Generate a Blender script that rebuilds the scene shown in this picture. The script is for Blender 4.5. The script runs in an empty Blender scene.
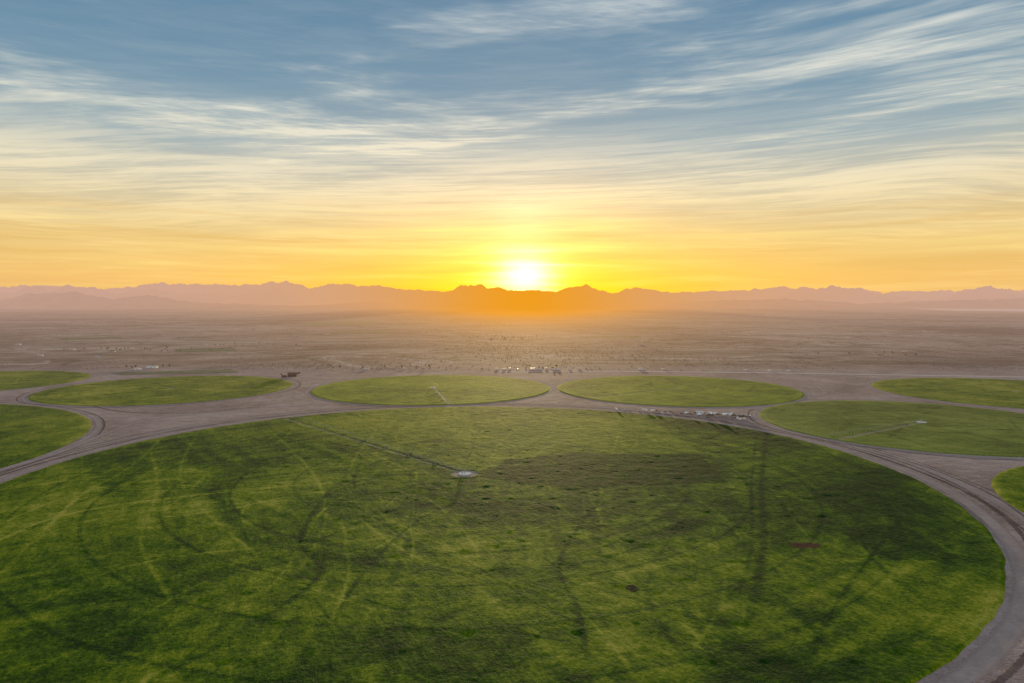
import bpy, bmesh, math, random
import numpy as np
from mathutils import Vector, Matrix
random.seed(7); rs=np.random.RandomState(7)
scene=bpy.context.scene
COL=scene.collection
H=160.0; F=683.0; HOR=302.0
TH=math.atan((341.5-HOR)/F)
def P(px,py):
    u=px-512.0; v=341.5-py
    dy=F*math.cos(TH)+v*math.sin(TH); dz=-F*math.sin(TH)+v*math.cos(TH)
    t=-H/dz
    return (u*t,dy*t)
def lin(r,g,b):
    o=[]
    for c in (r,g,b):
        c=c/255.0
        o.append(c/12.92 if c<=0.04045 else ((c+0.055)/1.055)**2.4)
    return (o[0],o[1],o[2],1.0)
# ---------------------------------------------------------------- camera
cam_d=bpy.data.cameras.new("camera"); cam=bpy.data.objects.new("camera",cam_d); COL.objects.link(cam)
cam.location=(0,0,H); cam.rotation_euler=(math.pi/2-TH,0,0)
cam_d.lens=24; cam_d.sensor_width=36; cam_d.clip_start=1; cam_d.clip_end=200000
scene.camera=cam
scene.view_settings.view_transform='Standard'
try: scene.view_settings.look='None'
except Exception: pass
scene.view_settings.exposure=0
# ---------------------------------------------------------------- node helpers
class NT:
    def __init__(s,t): s.t=t
    def n(s,k): return s.t.nodes.new(k)
    def put(s,sock,v):
        if isinstance(v,bpy.types.NodeSocket): s.t.links.new(v,sock)
        else: sock.default_value=v
    def M(s,op,a,b=None,c=None,clamp=False):
        n=s.n('ShaderNodeMath'); n.operation=op; n.use_clamp=clamp
        s.put(n.inputs[0],a)
        if b is not None: s.put(n.inputs[1],b)
        if c is not None: s.put(n.inputs[2],c)
        return n.outputs[0]
    def V(s,op,a,b=None):
        n=s.n('ShaderNodeVectorMath'); n.operation=op
        s.put(n.inputs[0],a)
        if b is not None: s.put(n.inputs[1],b)
        return n.outputs['Value'] if op in('LENGTH','DOT_PRODUCT') else n.outputs[0]
    def sep(s,v):
        n=s.n('ShaderNodeSeparateXYZ'); s.put(n.inputs[0],v); return n.outputs
    def comb(s,x,y,z):
        n=s.n('ShaderNodeCombineXYZ'); s.put(n.inputs[0],x); s.put(n.inputs[1],y); s.put(n.inputs[2],z); return n.outputs[0]
    def mix(s,f,a,b,mode='MIX'):
        n=s.n('ShaderNodeMix'); n.data_type='RGBA'; n.blend_type=mode
        s.put(n.inputs[0],f); s.put(n.inputs[6],a); s.put(n.inputs[7],b); return n.outputs[2]
    def ramp(s,f,st,interp='LINEAR'):
        n=s.n('ShaderNodeValToRGB'); cr=n.color_ramp; cr.interpolation=interp
        while len(cr.elements)<len(st): cr.elements.new(0.5)
        for e,(p,c) in zip(cr.elements,st):
            e.position=p; e.color=c if len(c)==4 else (*c,1)
        s.put(n.inputs[0],f); return n.outputs[0]
    def sm(s,v,a,b,lo=0.0,hi=1.0):
        n=s.n('ShaderNodeMapRange'); n.interpolation_type='SMOOTHSTEP'
        s.put(n.inputs[0],v); n.inputs[1].default_value=a; n.inputs[2].default_value=b
        n.inputs[3].default_value=lo; n.inputs[4].default_value=hi; return n.outputs[0]
    def noise(s,v,scale,detail=4,rough=0.55,dist=0.0,typ='FBM'):
        n=s.n('ShaderNodeTexNoise'); s.put(n.inputs['Vector'],v)
        n.inputs['Scale'].default_value=scale; n.inputs['Detail'].default_value=detail
        n.inputs['Roughness'].default_value=rough; n.inputs['Distortion'].default_value=dist
        return n.outputs[0]
    def gauss(s,v,w):   # exp(-(v/w)^2)
        q=s.M('DIVIDE',v,w); q=s.M('MULTIPLY',q,q); q=s.M('MULTIPLY',q,-1.0); return s.M('EXPONENT',q)
SUN_AZ=math.radians(1.1); SUN_EL=math.radians(2.2)
S=Vector((math.sin(SUN_AZ)*math.cos(SUN_EL),math.cos(SUN_AZ)*math.cos(SUN_EL),math.sin(SUN_EL)))
# ---------------------------------------------------------------- world
w=bpy.data.worlds.new("World"); scene.world=w; w.use_nodes=True
t=w.node_tree; t.nodes.clear(); N=NT(t)
tc=N.n('ShaderNodeTexCoord')
d=N.V('NORMALIZE',tc.outputs['Generated'])
x,y,z0=N.sep(d)
z=N.M('MAXIMUM',z0,0.0)
clear=N.ramp(z,[(0,lin(230,180,122)),(.035,lin(240,192,118)),(.08,lin(232,198,130)),(.15,lin(192,186,166)),(.21,lin(146,168,178)),(.29,lin(110,146,170)),(.40,lin(92,132,162)),(1,lin(90,125,160))])
cloud=N.ramp(z,[(0,lin(246,196,140)),(.05,lin(250,208,130)),(.10,lin(252,224,160)),(.17,lin(246,232,198)),(.25,lin(232,230,214)),(.42,lin(200,210,214)),(1,lin(240,236,230))])
yy_=N.M('MAXIMUM',N.M('ABSOLUTE',y),0.35)
zq=N.M('ADD',N.M('DIVIDE',z,yy_),0.12)
xq=N.M('DIVIDE',x,yy_)
cu=N.M('DIVIDE',xq,zq)
tilt=N.M('ADD',1.0,N.M('MULTIPLY',N.M('MAXIMUM',xq,-0.1),0.14))
cv=N.M('MULTIPLY',N.M('DIVIDE',1.0,zq),tilt)
cp=N.comb(cu,cv,N.M('MULTIPLY',y,2.0))
warp=N.noise(cp,0.45,2,0.4); warp2=N.noise(N.V('ADD',cp,(13.1,4.2,0)),0.42,1,0.4)
cuw=N.M('ADD',cu,N.M('MULTIPLY',N.M('SUBTRACT',warp,0.5),1.2))
cvr=N.M('ADD',cv,N.M('MULTIPLY',N.M('SUBTRACT',warp2,0.5),1.2))
n1=N.noise(N.comb(N.M('MULTIPLY',cuw,0.62),N.M('MULTIPLY',cvr,1.65),4.4),1.0,5,0.62)
n2=N.noise(N.comb(N.M('MULTIPLY',cuw,1.3),N.M('MULTIPLY',cvr,9.5),3.0),1.0,6,0.70)
ca,sa=math.cos(.30),math.sin(.30)
ru=N.M('ADD',N.M('MULTIPLY',cuw,ca),N.M('MULTIPLY',cvr,sa)); rv=N.M('SUBTRACT',N.M('MULTIPLY',cvr,ca),N.M('MULTIPLY',cuw,sa))
n4=N.noise(N.comb(N.M('MULTIPLY',ru,1.4),N.M('MULTIPLY',rv,8.0),9.0),1.0,6,0.72)
n3=N.noise(N.comb(N.M('MULTIPLY',cu,0.55),N.M('MULTIPLY',cv,0.9),21.0),1.0,2,0.5)
patch=N.sm(N.M('ADD',N.M('MULTIPLY',n1,0.66),N.M('MULTIPLY',n3,0.34)),0.47,0.60)
fsel=N.sm(n3,0.42,0.58)
fib=N.sm(N.M('ADD',N.M('MULTIPLY',n2,N.M('SUBTRACT',1.0,N.M('MULTIPLY',fsel,0.55))),N.M('MULTIPLY',n4,N.M('MULTIPLY',fsel,0.55))),0.40,0.63)
m=N.M('ADD',N.M('MULTIPLY',patch,N.M('ADD',0.26,N.M('MULTIPLY',fib,0.80))),N.M('MULTIPLY',fib,0.10),clamp=True)
m=N.M('MULTIPLY',m,0.92)
veil=N.M('MULTIPLY',N.gauss(N.M('SUBTRACT',z,0.150),0.075),0.9)
m=N.M('MAXIMUM',m,N.M('MULTIPLY',veil,N.M('ADD',0.25,N.M('MULTIPLY',N.sm(N.M('ADD',N.M('MULTIPLY',n2,.55),N.M('MULTIPLY',n1,.45)),0.41,0.59),0.75))))
sky=N.mix(m,clear,cloud)
hn=N.noise(N.comb(N.M('MULTIPLY',x,2.6),N.M('MULTIPLY',N.M('ADD',z,N.M('MULTIPLY',warp,0.03)),62.0),1.0),1.0,4,0.6,0.1)
front=N.sm(y,0.0,0.3)
dx=N.M('SUBTRACT',x,S.x); dz=N.M('SUBTRACT',z,S.z)
wide=N.M('MULTIPLY',N.M('MULTIPLY',N.gauss(dx,0.42),N.gauss(z,0.090)),front)
sky=N.mix(N.M('MULTIPLY',wide,0.66),sky,lin(255,210,78))
low=N.M('MULTIPLY',N.M('MULTIPLY',N.gauss(dx,0.27),N.gauss(z,0.060)),front)
sky=N.mix(N.M('MULTIPLY',low,1.18,clamp=True),sky,lin(255,196,2))
lowband=N.M('MULTIPLY',N.gauss(N.M('SUBTRACT',z,0.08),0.05),N.sm(hn,0.50,0.64))
sky=N.mix(N.M('MULTIPLY',lowband,0.32),sky,lin(218,168,80))
lowband2=N.M('MULTIPLY',N.gauss(N.M('SUBTRACT',z,0.06),0.06),N.sm(hn,0.50,0.34))
sky=N.mix(N.M('MULTIPLY',lowband2,0.30),sky,lin(255,232,140))
rj=N.M('ADD',1.0,N.M('MULTIPLY',N.M('SUBTRACT',hn,0.5),1.8))
r=N.M('MULTIPLY',N.M('SQRT',N.M('ADD',N.M('MULTIPLY',N.M('MULTIPLY',dx,dx),0.45),N.M('MULTIPLY',dz,dz))),rj)
halo=N.M('MULTIPLY',N.M('EXPONENT',N.M('DIVIDE',r,-0.046)),front)
pil=N.M('MULTIPLY',N.M('MULTIPLY',N.gauss(dx,0.046),N.gauss(dz,0.095)),front)
core=N.M('MULTIPLY',N.gauss(r,0.025),front)
sky=N.mix(1.0,sky,N.mix(halo,(0,0,0,1),(1.05,.68,.05,1)),'ADD')
sky=N.mix(1.0,sky,N.mix(N.M('MULTIPLY',pil,N.M('ADD',0.3,n2)),(0,0,0,1),(.18,.17,.15,1)),'ADD')
sky=N.mix(1.0,sky,N.mix(core,(0,0,0,1),(1,1,.95,1)),'ADD')
sky=N.mix(N.sm(z0,-0.02,0.0,1.0,0.0),sky,lin(120,95,80))
bg=N.n('ShaderNodeBackground'); N.put(bg.inputs[0],sky); N.put(bg.inputs[1],N.sm(y,-0.5,0.0,1.3,0.95))  # sky behind the camera brightened as added fill for faces turned toward it
nish=N.n('ShaderNodeTexSky'); nish.sky_type='NISHITA'; nish.sun_disc=False
nish.sun_elevation=SUN_EL; nish.sun_rotation=SUN_AZ; nish.altitude=150
bg2=N.n('ShaderNodeBackground'); N.put(bg2.inputs[0],nish.outputs[0]); bg2.inputs[1].default_value=0.015
ad=N.n('ShaderNodeAddShader'); t.links.new(bg.outputs[0],ad.inputs[0]); t.links.new(bg2.outputs[0],ad.inputs[1])
wo=N.n('ShaderNodeOutputWorld'); t.links.new(ad.outputs[0],wo.inputs[0])
# sun
sd=bpy.data.lights.new("sun",'SUN'); sd.energy=4.8; sd.angle=math.radians(0.5); sd.color=(1,.74,.38)
so=bpy.data.objects.new("sun",sd); COL.objects.link(so); so.rotation_euler=S.to_track_quat('Z','Y').to_euler()
so.location=S*3000
# ---------------------------------------------------------------- materials
def painted_haze(N,pos):  # aerial haze painted into materials by distance from the world origin
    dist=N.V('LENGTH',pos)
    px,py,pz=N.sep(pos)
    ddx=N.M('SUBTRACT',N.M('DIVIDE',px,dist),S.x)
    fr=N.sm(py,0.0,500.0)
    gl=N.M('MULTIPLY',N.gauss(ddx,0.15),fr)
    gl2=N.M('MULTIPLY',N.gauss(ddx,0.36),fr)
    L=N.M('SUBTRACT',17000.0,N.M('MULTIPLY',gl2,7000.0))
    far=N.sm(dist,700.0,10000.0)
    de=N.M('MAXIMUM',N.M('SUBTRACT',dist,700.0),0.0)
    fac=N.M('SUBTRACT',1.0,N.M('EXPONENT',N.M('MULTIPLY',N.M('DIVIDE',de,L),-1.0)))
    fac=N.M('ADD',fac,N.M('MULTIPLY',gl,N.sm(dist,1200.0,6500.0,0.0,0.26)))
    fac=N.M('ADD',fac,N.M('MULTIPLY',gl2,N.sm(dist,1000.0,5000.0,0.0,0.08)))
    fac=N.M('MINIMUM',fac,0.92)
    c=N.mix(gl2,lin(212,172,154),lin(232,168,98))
    c=N.mix(N.M('MULTIPLY',gl,far),c,lin(249,164,30))  # orange sun glare painted into the haze colour around the sun's bearing
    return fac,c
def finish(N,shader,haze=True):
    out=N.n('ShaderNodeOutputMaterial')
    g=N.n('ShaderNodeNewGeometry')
    fac,c=painted_haze(N,g.outputs['Position'])
    em=N.n('ShaderNodeEmission'); N.put(em.inputs[0],c); em.inputs[1].default_value=1.0  # haze colour glows over the surface shader; there is no real volume
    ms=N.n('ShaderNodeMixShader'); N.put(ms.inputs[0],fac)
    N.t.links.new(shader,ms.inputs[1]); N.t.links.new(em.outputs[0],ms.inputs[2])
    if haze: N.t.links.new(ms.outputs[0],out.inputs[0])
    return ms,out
def newmat(name):
    m=bpy.data.materials.new(name); m.use_nodes=True; m.node_tree.nodes.clear()
    try: m.cycles.emission_sampling='NONE'
    except Exception: pass
    return m,NT(m.node_tree)
def diffuse(N,col,rough=0.9,bump=None,bs=0.5,bd=1.0,spec=0.1,metal=0.0):
    p=N.n('ShaderNodeBsdfPrincipled'); N.put(p.inputs['Base Color'],col); N.put(p.inputs['Roughness'],rough)
    p.inputs['Specular IOR Level'].default_value=spec; p.inputs['Metallic'].default_value=metal
    if bump is not None:
        b=N.n('ShaderNodeBump'); b.inputs['Strength'].default_value=bs; b.inputs['Distance'].default_value=bd
        N.put(b.inputs['Height'],bump); N.t.links.new(b.outputs[0],p.inputs['Normal'])
    return p.outputs[0]
def simple(name,c1,c2,scale=1.0,rough=0.8,spec=0.3,metal=0.0):
    m,N=newmat(name); tc=N.n('ShaderNodeTexCoord')
    n=N.noise(tc.outputs['Object'],scale,4,0.6)
    col=N.mix(N.sm(n,0.35,0.65),(*c1,1),(*c2,1))
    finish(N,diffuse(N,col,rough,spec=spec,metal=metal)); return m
# desert ground
gm,N=newmat("desert_soil"); g=N.n('ShaderNodeNewGeometry'); pos=g.outputs['Position']
px_,py_,pz_=N.sep(pos)
a=N.noise(pos,1/1100.0,6,0.62); b=N.noise(pos,1/150.0,5,0.65,0.6); c=N.noise(pos,1/16.0,4,0.7); e=N.noise(pos,1/2.0,2,0.7)
mixn=N.M('ADD',N.M('MULTIPLY',a,0.46),N.M('ADD',N.M('MULTIPLY',b,0.34),N.M('MULTIPLY',c,0.20)))
col=N.ramp(mixn,[(.42,(.195,.118,.08,1)),(.475,(.32,.20,.145,1)),(.53,(.42,.275,.205,1)),(.59,(.56,.39,.30,1))])
ws=N.noise(N.comb(N.M('MULTIPLY',px_,0.55),py_,0.0),1/600.0,5,0.62,1.2)
wl=N.M('SUBTRACT',1.0,N.sm(N.M('ABSOLUTE',N.M('SUBTRACT',ws,0.5)),0.0,0.028))
ws2=N.M('SUBTRACT',1.0,N.sm(N.M('ABSOLUTE',N.M('SUBTRACT',ws,0.42)),0.0,0.016))
farm=N.sm(N.M('ADD',py_,N.M('MULTIPLY',N.M('SUBTRACT',b,0.5),260.0)),1560.0,1760.0)
wl=N.M('MULTIPLY',wl,farm)
scr=N.M('MULTIPLY',N.sm(c,0.52,0.64),N.M('MULTIPLY',farm,N.sm(b,0.38,0.56)))
grn=N.M('MULTIPLY',N.M('MULTIPLY',N.sm(a,0.50,0.60),N.sm(b,0.50,0.62)),farm)
col=N.mix(N.M('MULTIPLY',wl,0.72),col,(.12,.09,.055,1))
col=N.mix(N.M('MULTIPLY',N.M('MULTIPLY',ws2,farm),0.6),col,(.62,.48,.39,1))
col=N.mix(N.M('MULTIPLY',grn,0.45),col,(.13,.125,.06,1))
col=N.mix(N.M('MULTIPLY',scr,0.70),col,(.10,.078,.048,1))
sc=N.ramp(N.M('ADD',N.M('MULTIPLY',b,0.5),N.M('ADD',N.M('MULTIPLY',c,0.3),N.M('MULTIPLY',e,0.2))),[(.40,(.235,.155,.128,1)),(.5,(.35,.238,.20,1)),(.60,(.46,.33,.285,1))])
col=N.mix(N.M('SUBTRACT',1.0,farm),col,sc)
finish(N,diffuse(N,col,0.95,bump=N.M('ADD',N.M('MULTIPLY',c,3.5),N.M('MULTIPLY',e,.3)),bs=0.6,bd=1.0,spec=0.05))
# road dirt
def road_mat(name,c1,c2,c3,op=1.0):
    m,N=newmat(name); g=N.n('ShaderNodeNewGeometry'); pos=g.outputs['Position']
    at=N.n('ShaderNodeAttribute'); at.attribute_name='across'
    b=N.noise(pos,1/30.0,4,0.65); e=N.noise(pos,1/3.0,3,0.7)
    r_=at.outputs['Fac']
    v=N.M('ADD',N.M('MULTIPLY',b,0.5),N.M('MULTIPLY',e,0.4))
    col=N.ramp(v,[(.33,c1),(.45,c2),(.56,c3)])
    sh=diffuse(N,col,0.95,bump=e,bs=0.3,bd=0.3,spec=0.05)
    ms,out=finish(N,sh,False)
    al=N.sm(N.M('ADD',N.M('ABSOLUTE',r_),N.M('MULTIPLY',N.M('SUBTRACT',N.M('ADD',N.M('MULTIPLY',e,.5),N.M('MULTIPLY',b,.5)),0.5),1.8)),0.50,1.0,1.0-op,1.0)
    tr=N.n('ShaderNodeBsdfTransparent'); mx=N.n('ShaderNodeMixShader'); N.put(mx.inputs[0],al)
    N.t.links.new(ms.outputs[0],mx.inputs[1]); N.t.links.new(tr.outputs[0],mx.inputs[2]); N.t.links.new(mx.outputs[0],out.inputs[0])
    return m
road_pale=road_mat("pale_road_dirt",(.36,.25,.21,1),(.44,.315,.27,1),(.53,.39,.34,1),.8)
road_white=road_mat("bright_road_dirt",(.54,.42,.36,1),(.64,.51,.45,1),(.72,.59,.52,1),.95)
road_dark=road_mat("dark_rut_dirt",(.11,.065,.05,1),(.165,.105,.088,1),(.23,.155,.13,1),.8)
# crop
def crop_mat(name,cols,dirtc=(.36,.27,.20,1)):
    m,N=newmat(name); g=N.n('ShaderNodeNewGeometry'); pos=g.outputs['Position']
    at=N.n('ShaderNodeAttribute'); at.attribute_name='tone'
    ad_=N.n('ShaderNodeAttribute'); ad_.attribute_name='dirt'
    am_=N.n('ShaderNodeAttribute'); am_.attribute_name='mud'
    x_,y_,_z=N.sep(pos)
    ani=N.noise(N.comb(N.M('ADD',x_,N.M('MULTIPLY',y_,0.35)),N.M('MULTIPLY',y_,0.28),0.0),1/6.0,4,0.75,0.3)
    f1=N.noise(pos,1/22.0,5,0.72,0.4); f2=N.noise(pos,1/2.4,3,0.8)
    v=N.M('ADD',at.outputs['Fac'],N.M('ADD',N.M('MULTIPLY',N.M('SUBTRACT',ani,0.5),0.42),N.M('ADD',N.M('MULTIPLY',N.M('SUBTRACT',f1,0.5),0.60),N.M('MULTIPLY',N.M('SUBTRACT',f2,0.5),0.95))))
    col=N.ramp(v,cols)
    dsoft=N.M('MULTIPLY',N.M('MINIMUM',ad_.outputs['Fac'],1.0),N.sm(N.M('ADD',f2,f1),0.55,0.95),clamp=True)
    dsoft=N.M('MAXIMUM',dsoft,N.sm(ad_.outputs['Fac'],1.0,1.5))
    col=N.mix(dsoft,col,dirtc)
    mud=N.sm(N.M('ADD',am_.outputs['Fac'],N.M('ADD',N.M('MULTIPLY',N.M('SUBTRACT',f2,0.5),2.4),N.M('MULTIPLY',N.M('SUBTRACT',f1,0.5),2.4))),0.50,0.80)
    mud=N.M('MULTIPLY',mud,N.sm(am_.outputs['Fac'],0.02,0.2))
    col=N.mix(mud,col,N.mix(N.sm(x_,140.0,170.0),(.010,.013,.006,1),(.075,.030,.016,1)))
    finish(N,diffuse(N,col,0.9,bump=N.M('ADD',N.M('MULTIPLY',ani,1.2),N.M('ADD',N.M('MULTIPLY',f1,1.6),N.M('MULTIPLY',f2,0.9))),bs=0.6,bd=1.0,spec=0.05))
    return m
crop_main=crop_mat("alfalfa_crop",[(.08,(.007,.030,.002,1)),(.28,(.029,.068,.002,1)),(.45,(.082,.130,.003,1)),(.60,(.165,.197,.004,1)),(.86,(.35,.31,.04,1))])
crop_pale=crop_mat("pale_grass_crop",[(.15,(.07,.09,.012,1)),(.35,(.13,.16,.020,1)),(.5,(.18,.205,.028,1)),(.68,(.25,.26,.045,1)),(.9,(.37,.32,.10,1))])
crop_gold=crop_mat("golden_green_crop",[(.15,(.06,.10,.005,1)),(.35,(.135,.18,.007,1)),(.5,(.20,.24,.010,1)),(.68,(.27,.29,.015,1)),(.9,(.38,.35,.07,1))])
# ---------------------------------------------------------------- numpy noise
TAB=rs.rand(256,256)
def vn(x,y,s=0):
    x=x+s*17.31; y=y+s*9.77
    xi=np.floor(x).astype(int); yi=np.floor(y).astype(int); fx=x-xi; fy=y-yi
    fx=fx*fx*(3-2*fx); fy=fy*fy*(3-2*fy)
    a=TAB[xi&255,yi&255]; b=TAB[(xi+1)&255,yi&255]; c=TAB[xi&255,(yi+1)&255]; d=TAB[(xi+1)&255,(yi+1)&255]
    return (a*(1-fx)+b*fx)*(1-fy)+(c*(1-fx)+d*fx)*fy
def fbm(x,y,o=4,s=0,r=0.5):
    v=0;a=1;t=0
    for i in range(o):
        v=v+a*vn(x*2**i,y*2**i,s+i*3); t+=a; a*=r
    return v/t
def dpoly(X,Y,pts):
    D=np.full(X.shape,1e9)
    for (ax,ay),(bx,by) in zip(pts[:-1],pts[1:]):
        vx,vy=bx-ax,by-ay; L=vx*vx+vy*vy+1e-9
        tt=np.clip(((X-ax)*vx+(Y-ay)*vy)/L,0,1)
        D=np.minimum(D,np.hypot(X-ax-tt*vx,Y-ay-tt*vy))
    return D
def inpoly(X,Y,pts):
    ins=np.zeros(X.shape,bool); n=len(pts)
    for i in range(n):
        x1,y1=pts[i]; x2,y2=pts[(i+1)%n]
        c=((y1>Y)!=(y2>Y)); xx=(x2-x1)*(Y-y1)/((y2-y1) if y2!=y1 else 1e-9)+x1
        ins^=(c&(X<xx))
    return ins
def smooth(pts,n=6):
    out=[]
    p=[pts[0]]+list(pts)+[pts[-1]]
    for i in range(1,len(p)-2):
        for k in range(n):
            t=k/n; q=[]
            for j in (0,1):
                a,b,c,d=p[i-1][j],p[i][j],p[i+1][j],p[i+2][j]
                q.append(0.5*((2*b)+(-a+c)*t+(2*a-5*b+4*c-d)*t*t+(-a+3*b-3*c+d)*t**3))
            out.append(tuple(q))
    out.append(tuple(pts[-1])); return out
def mesh_obj(name,verts,faces,mat=None,smooth_=False):
    me=bpy.data.meshes.new(name); me.from_pydata(verts,[],faces); me.update()
    if mat: me.materials.append(mat)
    if smooth_: me.polygons.foreach_set('use_smooth',[True]*len(me.polygons))
    o=bpy.data.objects.new(name,me); COL.objects.link(o); return o
def structure(o,label,cat):
    o["kind"]="structure"; o["label"]=label; o["category"]=cat
# ---------------------------------------------------------------- ground
E=90000.0
g_o=mesh_obj("ground",[(-E,-8000,0),(E,-8000,0),(E,E,0),(-E,E,0)],[(0,1,2,3)],gm)
structure(g_o,"flat pinkish tan desert plain with dry washes and scrub","ground")
# ---------------------------------------------------------------- fields
def field(cx,cy,R,nr,ns,mat,fn,seed,label,hgt=0.5):
    rr=np.linspace(0,R,nr+1)[1:]; th=np.linspace(0,2*np.pi,ns,endpoint=False)
    RR,T=np.meshgrid(rr,th,indexing='ij')
    edge=1+0.004*(fbm(T*14,RR*0,3,seed)-0.5)*2
    X=cx+RR*edge*np.cos(T); Y=cy+RR*edge*np.sin(T)
    Xf=np.concatenate([[cx],X.ravel()]); Yf=np.concatenate([[cy],Y.ravel()])
    Z=0.24+hgt*(0.5+fbm(Xf/9,Yf/9,3,seed)*0.9)
    Z[-ns:]=0.05
    res=fn(Xf,Yf,np.hypot(Xf-cx,Yf-cy)); tone,dirt=res[0],res[1]; mud=res[2] if len(res)>2 else np.zeros_like(tone)
    Z=Z-np.clip(dirt,0,1)*hgt*0.7*(np.arange(len(Z))<len(Z)-ns)
    faces=[(0,1+i,1+(i+1)%ns) for i in range(ns)]
    idx=np.arange(nr*ns).reshape(nr,ns)+1
    a=idx[:-1]; b=idx[1:]; q=np.stack([a,b,np.roll(b,-1,1),np.roll(a,-1,1)],-1).reshape(-1,4)
    faces+=q.tolist()
    o=mesh_obj("crop_field",np.stack([Xf,Yf,Z],1).tolist(),faces,mat,True)
    for nm,arr in (('tone',tone),('dirt',dirt),('mud',mud)):
        at=o.data.attributes.new(nm,'FLOAT','POINT'); at.data.foreach_set('value',arr.astype(np.float32))
    structure(o,label,"field"); return o
def PL(*p): return smooth([P(*q) for q in p])
BC=(-0.275*H,3.92*H); BR=2.555*H
def line(X,Y,pts,wd,low=.35):
    ax=np.array(pts); mg=wd*5+4
    sel=(X>ax[:,0].min()-mg)&(X<ax[:,0].max()+mg)&(Y>ax[:,1].min()-mg)&(Y<ax[:,1].max()+mg)
    out=np.zeros_like(X); x=X[sel]; y=Y[sel]
    if len(x)==0: return out
    D=dpoly(x,y,pts)+(fbm(x/12,y/12,2,5)-.5)*wd*1.2
    out[sel]=np.exp(-(D/wd)**2)*np.clip(low+1.4*(fbm(x/24,y/24,3,15)-.2),0,1.1)
    return out
def big(X,Y,r):
    t=0.435+(fbm(X/170,Y/170,3,1)-.5)*0.50+(fbm(X/55,Y/55,4,2)-.5)*0.44
    u=(X*0.82+Y*0.57); v=(-X*0.57+Y*0.82)
    t+=(fbm(u/9,v/90,3,6)-.5)*0.32*(fbm(X/120,Y/120,2,9)>0.45)
    t+=(fbm(v/7,u/110,3,8)-.5)*0.26
    t+=(fbm(r/6,np.arctan2(Y-BC[1],X-BC[0])*6,3,38)-.5)*0.18
    t+=(fbm(X/5,Y/60,3,28)-.5)*0.28*np.clip((fbm(X/140,Y/140,2,29)-.45)*8,0,1)
    for k in range(1,8):
        t-=0.17*np.exp(-((r-k*50.5)/1.5)**2)
    t-=0.15*np.exp(-((r-BR*0.93)/18)**2)*(fbm(X/60,Y/60,2,4)*1.6)
    t+=0.10*np.clip((r-BR+8)/8,0,1)
    # warmer, thinner stand around the middle
    c0=P(440,560); t+=0.07*np.exp(-(((X-c0[0])/190)**2+((Y-c0[1])/110)**2))
    t-=0.07*np.clip((X-130)/150,0,1)
    d=np.zeros_like(t); md=np.zeros_like(t)
    jx=X+(fbm(X/14,Y/14,3,3)-.5)*3; jy=Y+(fbm(X/14,Y/14,3,13)-.5)*4
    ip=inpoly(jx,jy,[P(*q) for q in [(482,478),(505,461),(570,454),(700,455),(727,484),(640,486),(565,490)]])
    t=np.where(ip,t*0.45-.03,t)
    poly=[P(*q) for q in [(285,419),(430,406),(560,408),(640,415),(703,454),(570,453),(505,460),(476,474)]]
    ip2=inpoly(jx,jy,poly); t=np.where(ip2,t*.7+.23,t)
    poly=[P(*q) for q in [(835,528),(900,525),(960,560),(880,562)]]
    t-=0.16*inpoly(jx,jy,poly)
    poly=[P(*q) for q in [(700,590),(790,585),(880,620),(860,683),(700,683)]]
    t-=0.08*inpoly(jx,jy,poly)
    for pts,wd,am in [
        (PL((768,428),(762,480),(764,540),(750,620)),2.4,-.26),
        (PL((757,430),(752,480),(752,540),(738,600)),1.2,-.18),
        (PL((215,490),(245,535),(330,556),(450,572),(600,562),(700,520)),6,-.24),
        (PL((150,683),(230,640),(320,575),(300,540),(330,490)),1.9,-.28),
        (PL((590,683),(578,610),(560,560),(600,500)),1.4,-.26),
        (PL((700,470),(640,520),(560,560)),3,-.12),
        (PL((0,541),(60,517),(160,500),(330,483)),1.8,.30),
        (PL((0,575),(80,497),(130,468),(160,440)),1.4,.26),
        (PL((0,525),(60,500),(120,485),(200,478)),1.2,.24),
        (PL((150,450),(157,490),(140,540),(170,600)),1.4,.22),
        (PL((262,424),(310,470),(325,520),(300,570)),1.4,.24),
        (PL((200,430),(180,480),(260,560)),1.3,.20),
        (PL((360,520),(420,560),(560,600),(640,683)),1.2,.24),
        (PL((20,610),(160,560),(380,540)),1.2,.24),
        (PL((400,683),(420,640),(500,600)),1.2,.24),
        (PL((330,683),(345,600),(420,520),(500,490)),1.2,-.24),
        (PL((800,683),(840,600),(900,520)),1.4,-.22),
        (PL((620,430),(600,500),(610,540)),1.3,.16),
        (PL((470,430),(560,470),(680,500),(860,520)),1.1,.16)]:
        t+=am*line(X,Y,pts,wd)
    rr=random.Random(4)
    for k in range(190):
        a=rr.uniform(0,6.28); q=rr.uniform(0,BR*.9); x0=BC[0]+q*math.cos(a); y0=BC[1]+q*math.sin(a)
        if y0<240: continue
        h=rr.uniform(0,6.28); pts=[(x0,y0)]; L=rr.uniform(14,36)
        for j in range(7):
            h+=rr.uniform(-.18,.18); x0+=L*math.cos(h); y0+=L*math.sin(h); pts.append((x0,y0))
        t+=rr.choice([-.22,.22,.17,-.20])*line(X,Y,smooth(pts,2),rr.uniform(.7,1.2))
    nr=np.clip((430-Y)/160,0,1); t+=nr*0.18*np.clip((fbm(X/80,Y/30,4,21)-.47)*12,0,1); t-=nr*.10
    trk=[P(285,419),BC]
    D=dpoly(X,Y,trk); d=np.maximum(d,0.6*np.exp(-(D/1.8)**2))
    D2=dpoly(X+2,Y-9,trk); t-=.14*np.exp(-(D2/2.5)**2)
    d=np.maximum(d,np.clip((13-r)/2,0,1)*1.6)
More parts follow.
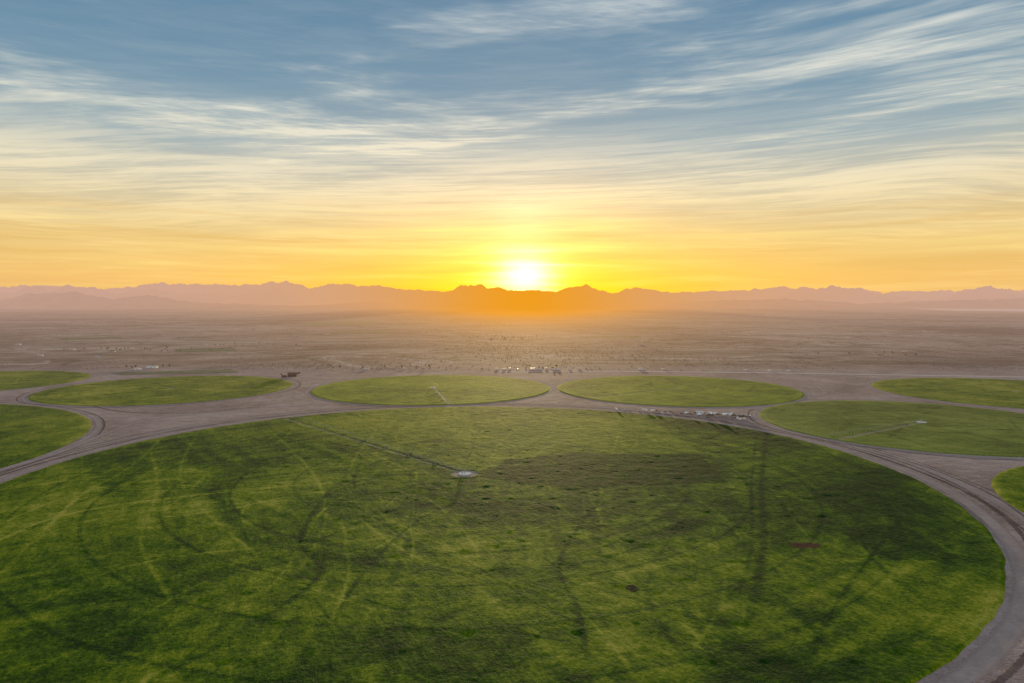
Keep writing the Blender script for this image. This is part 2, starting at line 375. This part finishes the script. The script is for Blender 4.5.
    for (q,ax,ay,am) in [((808,547),9.5,6.5,.9),((632,590),3.8,4.2,1.0)]:
        c0=P(*q); e=((X-c0[0])/ax)**2+((Y-c0[1])/ay)**2+(fbm(X/4,Y/4,3,7)-.5)*2.4
        md=np.maximum(md,np.clip(1.6-e,0,1)*am)
    return t,d,md
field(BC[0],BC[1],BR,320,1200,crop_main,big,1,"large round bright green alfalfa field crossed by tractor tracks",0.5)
def small(seed,base,amp,track=None):
    def fn(X,Y,r):
        t=base+(fbm(X/90,Y/90,3,seed)-.5)*amp+(fbm(X/25,Y/25,3,seed+3)-.5)*amp*.8
        for k in range(1,5): t-=0.10*np.exp(-((r-k*48)/2.5)**2)
        d=np.clip((7-r)/3,0,1)
        if track is not None:
            for tr in track:
                D=dpoly(X,Y,tr); d=np.maximum(d,.7*np.exp(-(D/2.8)**2))
        t+=0.12*np.exp(-((r-r.max()+6)/6)**2)
        rr=random.Random(seed)
        for k in range(14):
            a=rr.uniform(0,6.28); q=rr.uniform(0,r.max()*.8); cx=X[0]; cy=Y[0]
            x0=cx+q*math.cos(a); y0=cy+q*math.sin(a); h=rr.uniform(0,6.28)
            t+=rr.choice([-.25,.28])*line(X,Y,[(x0,y0),(x0+110*math.cos(h),y0+110*math.sin(h))],2.2)
        return t,d
    return fn
FIELDS=[
 ((-3.96*H,7.87*H),1.35*H,crop_main,.56,0,"round green crop field ringed by pale dirt"),
 ((-.925*H,7.93*H),1.37*H,crop_gold,.46,1,"round yellow-green field with a pale service track"),
 ((1.89*H,7.84*H),1.37*H,crop_gold,.44,2,"round yellow-green field beside the parked vehicles"),
 ((5.60*H,7.55*H),1.42*H,crop_main,.56,0,"round green field beyond a dirt lane"),
 ((3.40*H,5.62*H),1.27*H,crop_pale,.44,2,"round olive field with a white pump at its centre"),
 ((-5.53*H,4.24*H),2.46*H,crop_main,.46,0,"large round deep green field edged by a dirt road"),
 ((-6.90*H,8.5*H),1.39*H,crop_main,.60,0,"round green field next to the desert"),
 ((3.67*H,3.0*H),1.25*H,crop_main,.52,0,"round green field beside the curved dirt road"),
]
for i,(c,R,mt,bs,tr,lb) in enumerate(FIELDS):
    trk=None
    if tr==1: trk=[[c,P(452,406)]]
    elif tr==2: trk=[[c,(c[0]-R*.8,c[1]-R*.55)]]
    big_=R>2*H
    field(c[0],c[1],R,150 if big_ else 90,500 if big_ else 300,mt,small(30+i*7,bs,.45,trk),i+2,lb,0.6)
# ---------------------------------------------------------------- roads
zc=[0.02]
def road(pts,wd,mat,label,closed=False,name="dirt_road"):
    zc[0]+=0.004
    n=len(pts); vs=[];ac=[]
    K=[-1,-.5,0,.5,1]
    for i,(px,py) in enumerate(pts):
        a=pts[(i-1)%n] if (closed or i>0) else pts[i]; b=pts[(i+1)%n] if (closed or i<n-1) else pts[i]
        dx,dy=b[0]-a[0],b[1]-a[1]; L=math.hypot(dx,dy) or 1; nx,ny=-dy/L,dx/L
        for k in K: vs.append((px+nx*k*wd/2,py+ny*k*wd/2,zc[0])); ac.append(k)
    fs=[]
    for i in range(n if closed else n-1):
        j=(i+1)%n
        for k in range(4): fs.append((i*5+k,j*5+k,j*5+k+1,i*5+k+1))
    o=mesh_obj(name,vs,fs,mat)
    at=o.data.attributes.new('across','FLOAT','POINT'); at.data.foreach_set('value',ac)
    structure(o,label,"dirt road"); return o
def ring(c,R,n=200,w=0.0,s=0): 
    return [(c[0]+(R+w*math.sin(5*2*math.pi*i/n+s)+w*.6*math.sin(11*2*math.pi*i/n+2*s))*math.cos(2*math.pi*i/n),c[1]+(R+w*math.sin(5*2*math.pi*i/n+s)+w*.6*math.sin(11*2*math.pi*i/n+2*s))*math.sin(2*math.pi*i/n)) for i in range(n)]
road(ring(BC,BR+9,400,1,1),14,road_pale,"pale compacted dirt road curving around the large field",True)
road(ring(BC,BR+20,400,1.5,2),4.5,road_dark,"dark rutted lane running around the large field",True)
road(ring(BC,BR+33,400,2,3),14,road_pale,"wide pale dirt track outside the large field",True)
road(ring(BC,BR+26,400,2,.5),2.2,road_dark,"narrow wheel rut around the large field",True)
road(ring(BC,BR+36,400,2.5,1.5),1.8,road_dark,"narrow wheel rut around the large field",True)
road(ring(BC,BR+44,400,3,2.5),1.6,road_dark,"narrow wheel rut around the large field",True)
for i,(c,R,*_) in enumerate(FIELDS):
    if i!=7: road(ring(c,R+7,200,1,i),9,road_pale,"pale dirt lane around a round field",True)
    if i in(0,4,5): road(ring(c,R+14,200,1.5,i+1),3,road_dark,"dark wheel rut around a round field",True)
road(PL((500,371.5),(600,371.2),(740,372.5),(900,375),(1024,377),(1150,380)),22,road_white,"pale graded road along the edge of the farm")
road(PL((60,377),(160,371.5),(300,371),(400,370.5),(520,370.5)),22,road_pale,"pale graded road along the edge of the farm")
road(PL((540,367),(760,368),(1100,372)),12,road_pale,"straight pale dirt road across the desert")
road(PL((700,376),(790,380),(822,389),(817,396),(752,409)),16,road_pale,"pale dirt lane bending between round fields")
road(PL((822,389),(850,395),(900,398)),12,road_pale,"pale dirt lane between round fields")
road(PL((0,470),(60,452),(110,432),(150,420),(230,410),(330,404)),12,road_pale,"pale dirt track crossing the dirt lot")
road(PL((60,395),(110,410),(180,413),(260,407)),5,road_dark,"dark wheel track crossing the dirt lot")
road(PL((0,346),(200,340),(420,344),(640,352),(1024,360)),16,road_pale,"long thin track across the open desert")
road(PL((0,333),(260,326),(480,324),(700,323)),26,road_pale,"distant straight track across the desert")
road(PL((770,311),(768,316),(790,322),(1024,345)),24,road_pale,"distant pale track crossing the plain")
vs=[(*P(905,308.5),1.5),(*P(1060,309),1.5),(*P(1060,312),1.5),(*P(960,311),1.5)]
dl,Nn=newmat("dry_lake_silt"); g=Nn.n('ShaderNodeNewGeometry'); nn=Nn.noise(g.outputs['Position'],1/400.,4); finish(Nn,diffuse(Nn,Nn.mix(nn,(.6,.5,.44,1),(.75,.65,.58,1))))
structure(mesh_obj("dry_lake",vs,[(0,3,2,1)],dl),"pale flat dry lake bed on the desert","dry lake")
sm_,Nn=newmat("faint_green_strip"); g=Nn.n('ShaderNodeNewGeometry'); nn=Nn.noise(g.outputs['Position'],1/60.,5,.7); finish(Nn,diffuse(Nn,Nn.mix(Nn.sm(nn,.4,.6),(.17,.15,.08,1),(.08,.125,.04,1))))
for k,q in enumerate([[(175,349),(232,347.5),(238,351),(176,352.5)],[(300,322),(372,321),(380,324),(306,325)],[(110,373),(230,369.5),(240,372.5),(120,375)],[(330,332),(390,331),(392,333),(332,334)],[(60,338),(120,337),(124,339),(62,340)],[(590,336),(640,336),(642,337.5),(592,337.5)]]):
    structure(mesh_obj("green_strip",[(*P(*p),0.35+.02*k) for p in q][::-1],[(0,1,2,3)],sm_),"faint green irrigated strip in the desert","field")
# ---------------------------------------------------------------- mountains
mm,N=newmat("mountain_rock"); g=N.n('ShaderNodeNewGeometry'); a=N.noise(g.outputs['Position'],1/700.,5,.65)
finish(N,diffuse(N,N.ramp(a,[(.35,(.05,.035,.03,1)),(.6,(.28,.19,.14,1))]),.95,spec=.03))
def mountains(D,sky,depth,seed,rough,label,kw=7):
    xs=np.array([s[0] for s in sky],float); ys=np.array([s[1] for s in sky],float)
    pxs=np.linspace(-260,1290,900); ny=34
    base=np.interp(pxs,xs,ys)
    ker=np.hanning(2*kw+1); ker/=ker.sum(); base=np.convolve(np.pad(base,kw,'edge'),ker,'valid')
    sc=D/F
    V=np.zeros((ny,len(pxs),3))
    for j in range(ny):
        tt=j/(ny-1)*2-1
        yy=D+tt*depth
        X=(pxs-512)*sc
        top=(HOR-base)*sc+H
        nz=fbm(X/(sc*20),np.full_like(X,yy/(sc*13)),5,seed,.5)
        rid=1-np.abs(2*nz-1)
        prof=max(0,1-abs(tt))**0.9
        det=fbm(X/(sc*7),np.full_like(X,yy/(sc*6)),4,seed+5,.55)
        h=top*prof*(1-rough+rough*1.35*rid)*(0.89+.22*det)
        V[j,:,0]=X; V[j,:,1]=yy; V[j,:,2]=np.maximum(h,0)-20*(prof<=0.01)
    nx=len(pxs); idx=np.arange(ny*nx).reshape(ny,nx)
    q=np.stack([idx[:-1,:-1],idx[:-1,1:],idx[1:,1:],idx[1:,:-1]],-1).reshape(-1,4)
    o=mesh_obj("mountains",V.reshape(-1,3).tolist(),q.tolist(),mm,True)
    structure(o,label,"mountains")
mountains(46000,[(-260,287),(0,288),(30,286),(70,288),(120,290),(160,284),(200,287),(240,286),(280,283),(310,287),(330,285),(380,287),(430,292),(520,291),(600,292),(700,293),(800,288),(900,292),(1024,290),(1290,288)],3500,3,.45,"pale hazy far desert mountain range",5)
mountains(29000,[(-260,290),(0,294),(20,292),(35,286),(52,293),(72,282),(100,290),(120,294),(150,289),(180,294),(240,295),(262,293),(278,288),(300,295),(330,292),(350,285),(372,293),(420,299),(440,296),(452,291),(462,286),(472,287),(480,285),(488,289),(500,289),(515,293),(530,290),(548,293),(565,290),(585,286),(598,291),(612,294),(628,289),(640,287),(652,291),(665,294),(700,299),(740,296),(780,295),(815,290),(832,287),(850,290),(900,297),(930,301),(965,293),(990,287),(1024,295),(1290,292)],2200,9,.40,"rugged brown desert mountain range under the setting sun",4)
mountains(20000,[(-260,298),(0,301),(40,294),(80,293),(110,300),(150,296),(200,303),(300,306),(380,302),(430,306),(560,307),(620,302),(700,302),(780,299),(860,304),(950,301),(1024,299),(1290,299)],1400,15,.6,"low hazy foothills at the edge of the plain",4)
# ---------------------------------------------------------------- small things
def bm_box(bm,c,s,mi=0,tx=1.0,ty=1.0,off=0.0):
    vs=[]
    for zz,kx,ky,o in((-.5,1,1,0),(.5,tx,ty,off)):
        for sx,sy in((-1,-1),(1,-1),(1,1),(-1,1)):
            vs.append(bm.verts.new((c[0]+sx*s[0]/2*kx+o,c[1]+sy*s[1]/2*ky,c[2]+zz*s[2])))
    for f in((3,2,1,0),(4,5,6,7),(0,1,5,4),(1,2,6,5),(2,3,7,6),(3,0,4,7)):
        fc=bm.faces.new([vs[i] for i in f]); fc.material_index=mi
def bm_cyl(bm,c,r,h,axis='Z',mi=0,n=12,r2=None):
    r2=r if r2 is None else r2; A=[];B=[]
    for i in range(n):
        a=2*math.pi*i/n; ca,sa=math.cos(a),math.sin(a)
        for lst,rr,hh in((A,r,-h/2),(B,r2,h/2)):
            p={'Z':(rr*ca,rr*sa,hh),'Y':(rr*ca,hh,rr*sa),'X':(hh,rr*ca,rr*sa)}[axis]
            lst.append(bm.verts.new((c[0]+p[0],c[1]+p[1],c[2]+p[2])))
    for i in range(n):
        j=(i+1)%n; f=bm.faces.new((A[i],A[j],B[j],B[i])); f.material_index=mi
    f=bm.faces.new(A[::-1]); f.material_index=mi
    f=bm.faces.new(B); f.material_index=mi
def bm_obj(name,build,mats):
    bm=bmesh.new(); build(bm); bmesh.ops.recalc_face_normals(bm,faces=bm.faces)
    me=bpy.data.meshes.new(name); bm.to_mesh(me); bm.free()
    for m in mats: me.materials.append(m)
    o=bpy.data.objects.new(name,me); COL.objects.link(o); return o
M_white=simple("white_paint",(.86,.85,.82),(.93,.92,.90),2,.45); M_silver=simple("silver_paint",(.40,.40,.40),(.5,.5,.5),2,.35)
M_darkp=simple("dark_paint",(.03,.03,.035),(.06,.055,.05),2,.35); M_red=simple("red_paint",(.35,.04,.03),(.45,.06,.04),2,.4)
M_tan=simple("tan_paint",(.42,.34,.25),(.5,.42,.32),2,.5); M_glass=simple("dark_glass",(.02,.025,.03),(.03,.035,.04),2,.1,.5)
M_rub=simple("rubber",(.02,.02,.02),(.035,.03,.03),5,.9); M_steel=simple("galvanised_steel",(.35,.35,.35),(.5,.5,.5),3,.5,.5,.3)
M_conc=simple("concrete",(.62,.57,.53),(.72,.67,.62),1,.9); M_brown=simple("brown_wood",(.07,.04,.03),(.11,.07,.05),2,.9)
M_rust=simple("rusty_roof",(.08,.045,.03),(.14,.08,.05),1.5,.8); M_wall=simple("stucco_wall",(.56,.50,.43),(.66,.60,.52),1,.9)
M_can=simple("canvas",(.84,.82,.78),(.92,.90,.86),1,.9); M_canb=simple("brown_canvas",(.12,.08,.06),(.18,.12,.09),1,.9)
M_roofp=simple("pale_roof",(.52,.47,.42),(.64,.59,.53),1,.9)
M_bark=simple("bark",(.08,.055,.04),(.13,.09,.06),4,.95); M_leaf=simple("leaves",(.045,.06,.02),(.09,.11,.04),.8,.9)
M_scrub=simple("scrub_leaves",(.13,.10,.065),(.20,.155,.105),.02,.95)
def car_build(bm):
    bm_box(bm,(0,0,.55),(4.5,1.8,.5),0,.98,.96); bm_box(bm,(0,0,.86),(4.4,1.74,.14),0,.96,.95)
    bm_box(bm,(-.25,0,1.2),(2.7,1.6,.54),1,.68,.84); bm_box(bm,(-.25,0,1.49),(1.84,1.33,.05),0)
    for sx in(-1.4,1.4):
        for sy in(-.82,.82): bm_cyl(bm,(sx,sy,.33),.33,.22,'Y',2)
def truck_build(bm):
    bm_box(bm,(0,0,.75),(5.4,1.9,.6),0,.99,.97); bm_box(bm,(.55,0,1.35),(2.0,1.75,.62),1,.74,.86); bm_box(bm,(.55,0,1.68),(1.5,1.5,.05),0)
    for sy in(-.88,.88): bm_box(bm,(-1.6,sy,1.15),(2.1,.1,.22),0)
    for sx in(-1.7,1.7):
        for sy in(-.86,.86): bm_cyl(bm,(sx,sy,.4),.4,.26,'Y',2)
def camper_build(bm):
    bm_box(bm,(-.6,0,1.85),(6.4,2.4,2.5),0,.99,.97); bm_box(bm,(3.3,0,1.2),(1.6,2.1,1.2),0,.8,.95); bm_box(bm,(3.1,0,2.05),(1.3,2.0,.6),1,.6,.9)
    bm_box(bm,(2.7,0,2.75),(1.6,2.2,.7),0,.8,.95); bm_box(bm,(-.8,-1.22,2.2),(1.6,.06,.6),1); bm_box(bm,(-.8,1.22,2.2),(1.6,.06,.6),1); bm_box(bm,(1.3,-1.22,1.6),(.7,.06,1.8),1)
    bm_box(bm,(-1.4,0,3.2),(1.1,.9,.25),0)
    for sx in(-2.2,2.6):
        for sy in(-1.05,1.05): bm_cyl(bm,(sx,sy,.42),.42,.3,'Y',2)
def place(src,name,x,y,rot,label,cat,group,z=0.3,s=1.0):
    o=src.copy(); o.name=name; COL.objects.link(o); o.location=(x,y,z); o.rotation_euler=(0,0,rot); o.scale=(s,s,s)
    o["label"]=label; o["category"]=cat
    if group: o["group"]=group
    return o
masters=[]
def master(name,fn,mats):
    o=bm_obj(name,fn,mats); masters.append(o); return o
cars={c:master("parked_car",car_build,[m,M_glass,M_rub]) for c,m in(("white",M_white),("silver",M_silver),("dark",M_darkp),("red",M_red),("tan",M_tan))}
trucks={c:master("pickup_truck",truck_build,[m,M_glass,M_rub]) for c,m in(("white",M_white),("dark",M_darkp),("tan",M_tan))}
camper=master("camper_van",camper_build,[M_white,M_glass,M_rub])
def put_car(x,y,rot,grp,pc=.2):
    k=random.random()
    if k<pc: place(camper,"camper_van",x,y,rot,"white camper van parked on bare dirt beside the fields","camper van",grp,.14)
    elif k<pc+.5:
        c=random.choice(["white","white","dark","silver","dark","red","tan"]); place(cars[c],"parked_car",x,y,rot,c+" car parked on bare dirt beside the fields","car",grp,.14)
    else:
        c=random.choice(["white","dark","tan","white"]); place(trucks[c],"pickup_truck",x,y,rot,c+" pickup truck parked on bare dirt beside the fields","pickup truck",grp,.14)
G1="vehicles parked on the dirt between the fields"
for px in list(np.arange(616,680,7.0))+list(np.arange(682,752,4.0)):
    x,yb=P(px+random.uniform(-1.8,1.8),408.8+ (px-600)*.045); put_car(x,yb+random.uniform(-8,5),random.uniform(.2,2.6),G1,.14)
for px in np.arange(664,745,4.2):
    x,yb=P(px+random.uniform(-1.8,1.8),412.5+ (px-660)*.05); put_car(x,yb+random.uniform(-8,8),random.choice([0,1.57])+random.uniform(-.3,.3),G1,.18)
G2="vehicles parked along the farm road"
for px in list(np.arange(346,420,9.5))+list(np.arange(480,600,8))+list(np.arange(600,800,21)):
    x,yb=P(px+random.uniform(-3,3),369.2+max(0,px-600)*.009+random.uniform(-.5,.5)); put_car(x,yb,random.uniform(-.3,.3),G2,.3)
def tent(x,y,w_,mat,label,rot=0):
    def f(bm):
        bm_box(bm,(0,0,2.6),(w_,w_,.3)); bm_box(bm,(0,0,2.752+w_*.15),(w_*.99,w_*.99,w_*.3),0,.06,.06)
    o=bm_obj("canopy_tent",f,[mat])
    o.location=(x,y,.14); o.rotation_euler=(0,0,rot); o["label"]=label; o["category"]="tent"; o["group"]="canopy tents on the dirt lot"
    for sx in(-1,1):
        for sy in(-1,1):
            p=bm_obj("pole",lambda bm:bm_cyl(bm,(sx*w_*.46,sy*w_*.46,1.2),.09,2.4),[M_steel]); p.parent=o
for q,w_,mt,lb in [((699,416.2),6,M_can,"white canopy tent on the dirt lot"),((710,417.5),9,M_canb,"dark brown canopy tent among parked campers"),((724,416),6,M_can,"white canopy tent on the dirt lot"),((686,414.5),5,M_can,"white canopy tent on the dirt lot"),((734,417.5),7,M_canb,"dark brown canopy tent among parked campers")]:
    tent(*P(*q),w_,mt,lb,random.uniform(0,.6))
def building(x,y,L,W,h,rise,wm,rm,label,rot=0,name="farm_building",cat="building",grp=None,dz=.05):
    o=bpy.data.objects.new(name,None); COL.objects.link(o); o.location=(x,y,dz); o.rotation_euler=(0,0,rot)
    o["label"]=label; o["category"]=cat
    if grp: o["group"]=grp
    ch=[]
    def wl(bm):
        bm_box(bm,(0,0,h/2),(L,W,h))
        for s in(-1,1):
            v=[bm.verts.new((s*(L/2-.05),-W/2,h)),bm.verts.new((s*(L/2-.05),W/2,h)),bm.verts.new((s*(L/2-.05),0,h+rise))]; bm.faces.new(v)
    ch.append(bm_obj("wall",wl,[wm]))
    def rf(bm):
        e=.5
        for s in(-1,1):
            a=[(-L/2-e,s*(W/2+e),h-.1),(L/2+e,s*(W/2+e),h-.1),(L/2+e,0,h+rise+.1),(-L/2-e,0,h+rise+.1)]
            lo=[bm.verts.new(p) for p in a]; hi=[bm.verts.new((p[0],p[1],p[2]+.2)) for p in a]
            bm.faces.new(lo); bm.faces.new(hi)
            for i in range(4): bm.faces.new((lo[i],lo[(i+1)%4],hi[(i+1)%4],hi[i]))
    ch.append(bm_obj("roof",rf,[rm]))
    ch.append(bm_obj("door",lambda bm:bm_box(bm,(0,-W/2-.06,h*.36),(L*.05+.6,.1,h*.72)),[M_brown]))
    for k in(-.32,.32):
        ch.append(bm_obj("window",lambda bm:bm_box(bm,(L*k,-W/2-.06,h*.55),(L*.04+.4,.1,h*.22)),[M_glass]))
    for c_ in ch: c_.parent=o
    return o
building(*P(292,376.6),18,11,4.5,4,M_brown,M_rust,"small brown house with a steep dark roof",.3,"farm_house","house")
building(*P(284,377.2),9,6,2.6,1.5,M_brown,M_rust,"small brown lean shed beside the house",-.2,"shed","shed")
building(*P(741,419.0),10,7,3.0,1.8,M_can,M_rust,"small white cabin with a dark roof on the dirt lot",.3,"site_cabin","cabin")
building(*P(538,369.6),18,8,1.9,.8,M_can,M_roofp,"long low white shed by the farm road",0,"long_shed","shed")
building(*P(556,369.6),18,8,1.9,.8,M_can,M_roofp,"low white shed by the farm road",0.05,"long_shed","shed")
building(*P(640,370),12,8,1.9,.8,M_can,M_roofp,"low white shed by the farm road",0.05,"shed","shed")
building(*P(367,369.6),12,8,2.2,1.0,M_can,M_roofp,"small white shed by the farm road",.1,"shed","shed")
building(*P(152,367.8),24,13,3.2,1.8,M_can,M_roofp,"white farm warehouse at the desert edge",.1,"warehouse","warehouse")
building(*P(138,369.5),14,9,2.8,1.6,M_can,M_roofp,"pale stucco house at the desert edge",-.2,"house","house")
gh="scattered desert houses"
for q in [(72,350),(112,352),(131,349),(165,352),(205,345),(40,356),(98,358),(505,338),(522,338),(492,339),(300,338),(880,356),(905,352),(640,345),(18,345),(820,341)]:
    building(*P(*q),random.uniform(11,17),random.uniform(8,11),2.8,1.6,M_wall,random.choice([M_roofp,M_silver,M_rust]),"small pale house standing in open desert",random.uniform(-.5,.5),"house","house",gh)
def crown(bm,seed,R,hh):
    rr=random.Random(seed)
    for k in range(16):
        a=rr.uniform(0,6.28); q=R*rr.uniform(0,.75); zc_=hh+rr.uniform(-.45,.5)*R
        mt=Matrix.Translation((q*math.cos(a),q*math.sin(a),zc_))@Matrix.Diagonal((1,1,rr.uniform(.6,.9),1))
        g=bmesh.ops.create_icosphere(bm,subdivisions=1,radius=R*rr.uniform(.22,.42),matrix=mt)
        for v in g['verts']: v.co+=Vector((rr.uniform(-.3,.3),rr.uniform(-.3,.3),rr.uniform(-.3,.3)))*R*.25
def trunk(bm):
    bm_cyl(bm,(0,0,1.3),.28,2.6,'Z',0,8,.18)
    bm_cyl(bm,(.3,0,3.0),.15,1.4,'Z',0,6,.08); bm_cyl(bm,(-.35,.1,3.0),.15,1.4,'Z',0,6,.08)
tm=[]
for s in range(3):
    tr=bm_obj("desert_tree",trunk,[M_bark]); cr=bm_obj("crown",lambda bm:crown(bm,s,2.7,4.2),[M_leaf]); tm.append((tr,cr))
def tree(x,y,s):
    tr,cr=random.choice(tm)
    o=tr.copy(); COL.objects.link(o); o.location=(x,y,0); o.scale=(s,s,s); o.rotation_euler=(0,0,random.uniform(0,6.28))
    o["label"]="small round desert tree on sandy ground"; o["category"]="tree"; o["group"]="desert trees near the houses"
    c_=cr.copy(); c_.parent=o; COL.objects.link(c_); c_.name="crown"
for q,n,sp in [((291,375.5),5,12),((150,367.5),8,40),((100,350),14,120),((180,350),14,150),((508,337.5),26,90),((552,367.5),5,40),((340,368.5),5,60),((880,354),10,120),((225,346),12,150),((420,367),5,60)]:
    c0=P(*q)
    for k in range(n): tree(c0[0]+random.gauss(0,sp),c0[1]+random.gauss(0,sp*.5),random.uniform(.8,1.3))
for tr,cr in tm:
    bpy.data.objects.remove(tr); bpy.data.objects.remove(cr)
for o in masters: bpy.data.objects.remove(o)
vs=[];fs=[]
cnt=0
while cnt<8000:
    py=305+ (371-305)*random.random()**0.8; px=random.uniform(-60,1084); x,yb=P(px,py)
    if yb>9000 or yb<1610: continue
    dens=float(fbm(np.array([x/260.0]),np.array([yb/420.0]),3,40)[0])
    if random.random()>(dens-.34)*3: continue
    s=random.uniform(.6,1.6)*(1 if yb<3000 else 1.5); b0=len(vs); n=6
    for i in range(n):
        a=6.283*i/n; q=s*random.uniform(.7,1.1); vs.append((x+q*math.cos(a),yb+q*math.sin(a),-.1))
    for i in range(n):
        a=6.283*i/n; q=s*random.uniform(.5,.9); vs.append((x+q*math.cos(a),yb+q*math.sin(a),s*random.uniform(.4,.8)))
    vs.append((x,yb,s*random.uniform(.8,1.1)))
    for i in range(n):
        j=(i+1)%n; fs.append((b0+i,b0+j,b0+n+j,b0+n+i)); fs.append((b0+n+i,b0+n+j,b0+2*n))
    cnt+=1
so_=mesh_obj("desert_scrub",vs,fs,M_scrub); so_["kind"]="stuff"; so_["label"]="sparse olive desert scrub bushes across the plain"; so_["category"]="bushes"
def pivot(c,end,label,nsp=8):
    dx,dy=end[0]-c[0],end[1]-c[1]; L=math.hypot(dx,dy)-6; ang=math.atan2(dy,dx)
    o=bpy.data.objects.new("irrigation_pivot",None); COL.objects.link(o); o.location=(c[0],c[1],.2); o.rotation_euler=(0,0,ang)
    o["label"]=label; o["category"]="irrigation machine"; o["group"]="centre pivot irrigation machines"
    ch=[bm_obj("slab",lambda bm:bm_cyl(bm,(0,0,.35),6,.7,'Z',0,28),[M_conc])]
    def st(bm):
        for sx,sy in((-1,-1),(1,-1),(1,1),(-1,1)): bm_box(bm,(sx*.8,sy*.8,2.4),(.18,.18,3.6))
        bm_cyl(bm,(0,0,2.3),.2,4.0); bm_box(bm,(1.6,1.6,1.5),(.9,.6,1.6))
    ch.append(bm_obj("stand",st,[M_steel]))
    sp=L/nsp
    def pipe(bm):
        bm_cyl(bm,(L/2,0,4.2),.10,L,'X',0,8)
        for k in range(nsp):
            for s in(-1,1):
                for i in range(6):
                    xx=k*sp+sp*(i+.5)/6; bm_box(bm,(xx,s*.5,3.6),(.05,.05,1.2))
                bm_box(bm,(k*sp+sp/2,s*.7,3.0),(sp*.8,.05,.05))
    ch.append(bm_obj("water_pipe",pipe,[M_steel]))
    for k in range(1,nsp+1):
        def tw(bm):
            for s in(-1,1):
                bm_box(bm,(0,s*1.1,2.3),(.14,.14,3.6)); 
            bm_box(bm,(0,0,.75),(.2,4.2,.2)); bm_box(bm,(0,0,4.0),(.2,2.3,.12))
        tq=bm_obj("drive_tower",tw,[M_steel]); tq.location=(k*sp,0,0); ch.append(tq)
        for s in(-1,1):
            wq=bm_obj("wheel",lambda bm:bm_cyl(bm,(0,s*2.0,.6),.6,.3,'X',0,14),[M_rub]); wq.parent=tq
    for q in ch: q.parent=o
e0=P(285,419)
pivot(BC,(BC[0]+(e0[0]-BC[0])+10,e0[1]+6),"long galvanised pivot irrigation arm on a concrete slab")
pivot(FIELDS[1][0],P(446,405),"galvanised pivot irrigation arm in a yellow-green field",5)
pivot(FIELDS[4][0],(FIELDS[4][0][0]-170,FIELDS[4][0][1]-100),"galvanised pivot irrigation arm in an olive field",5)
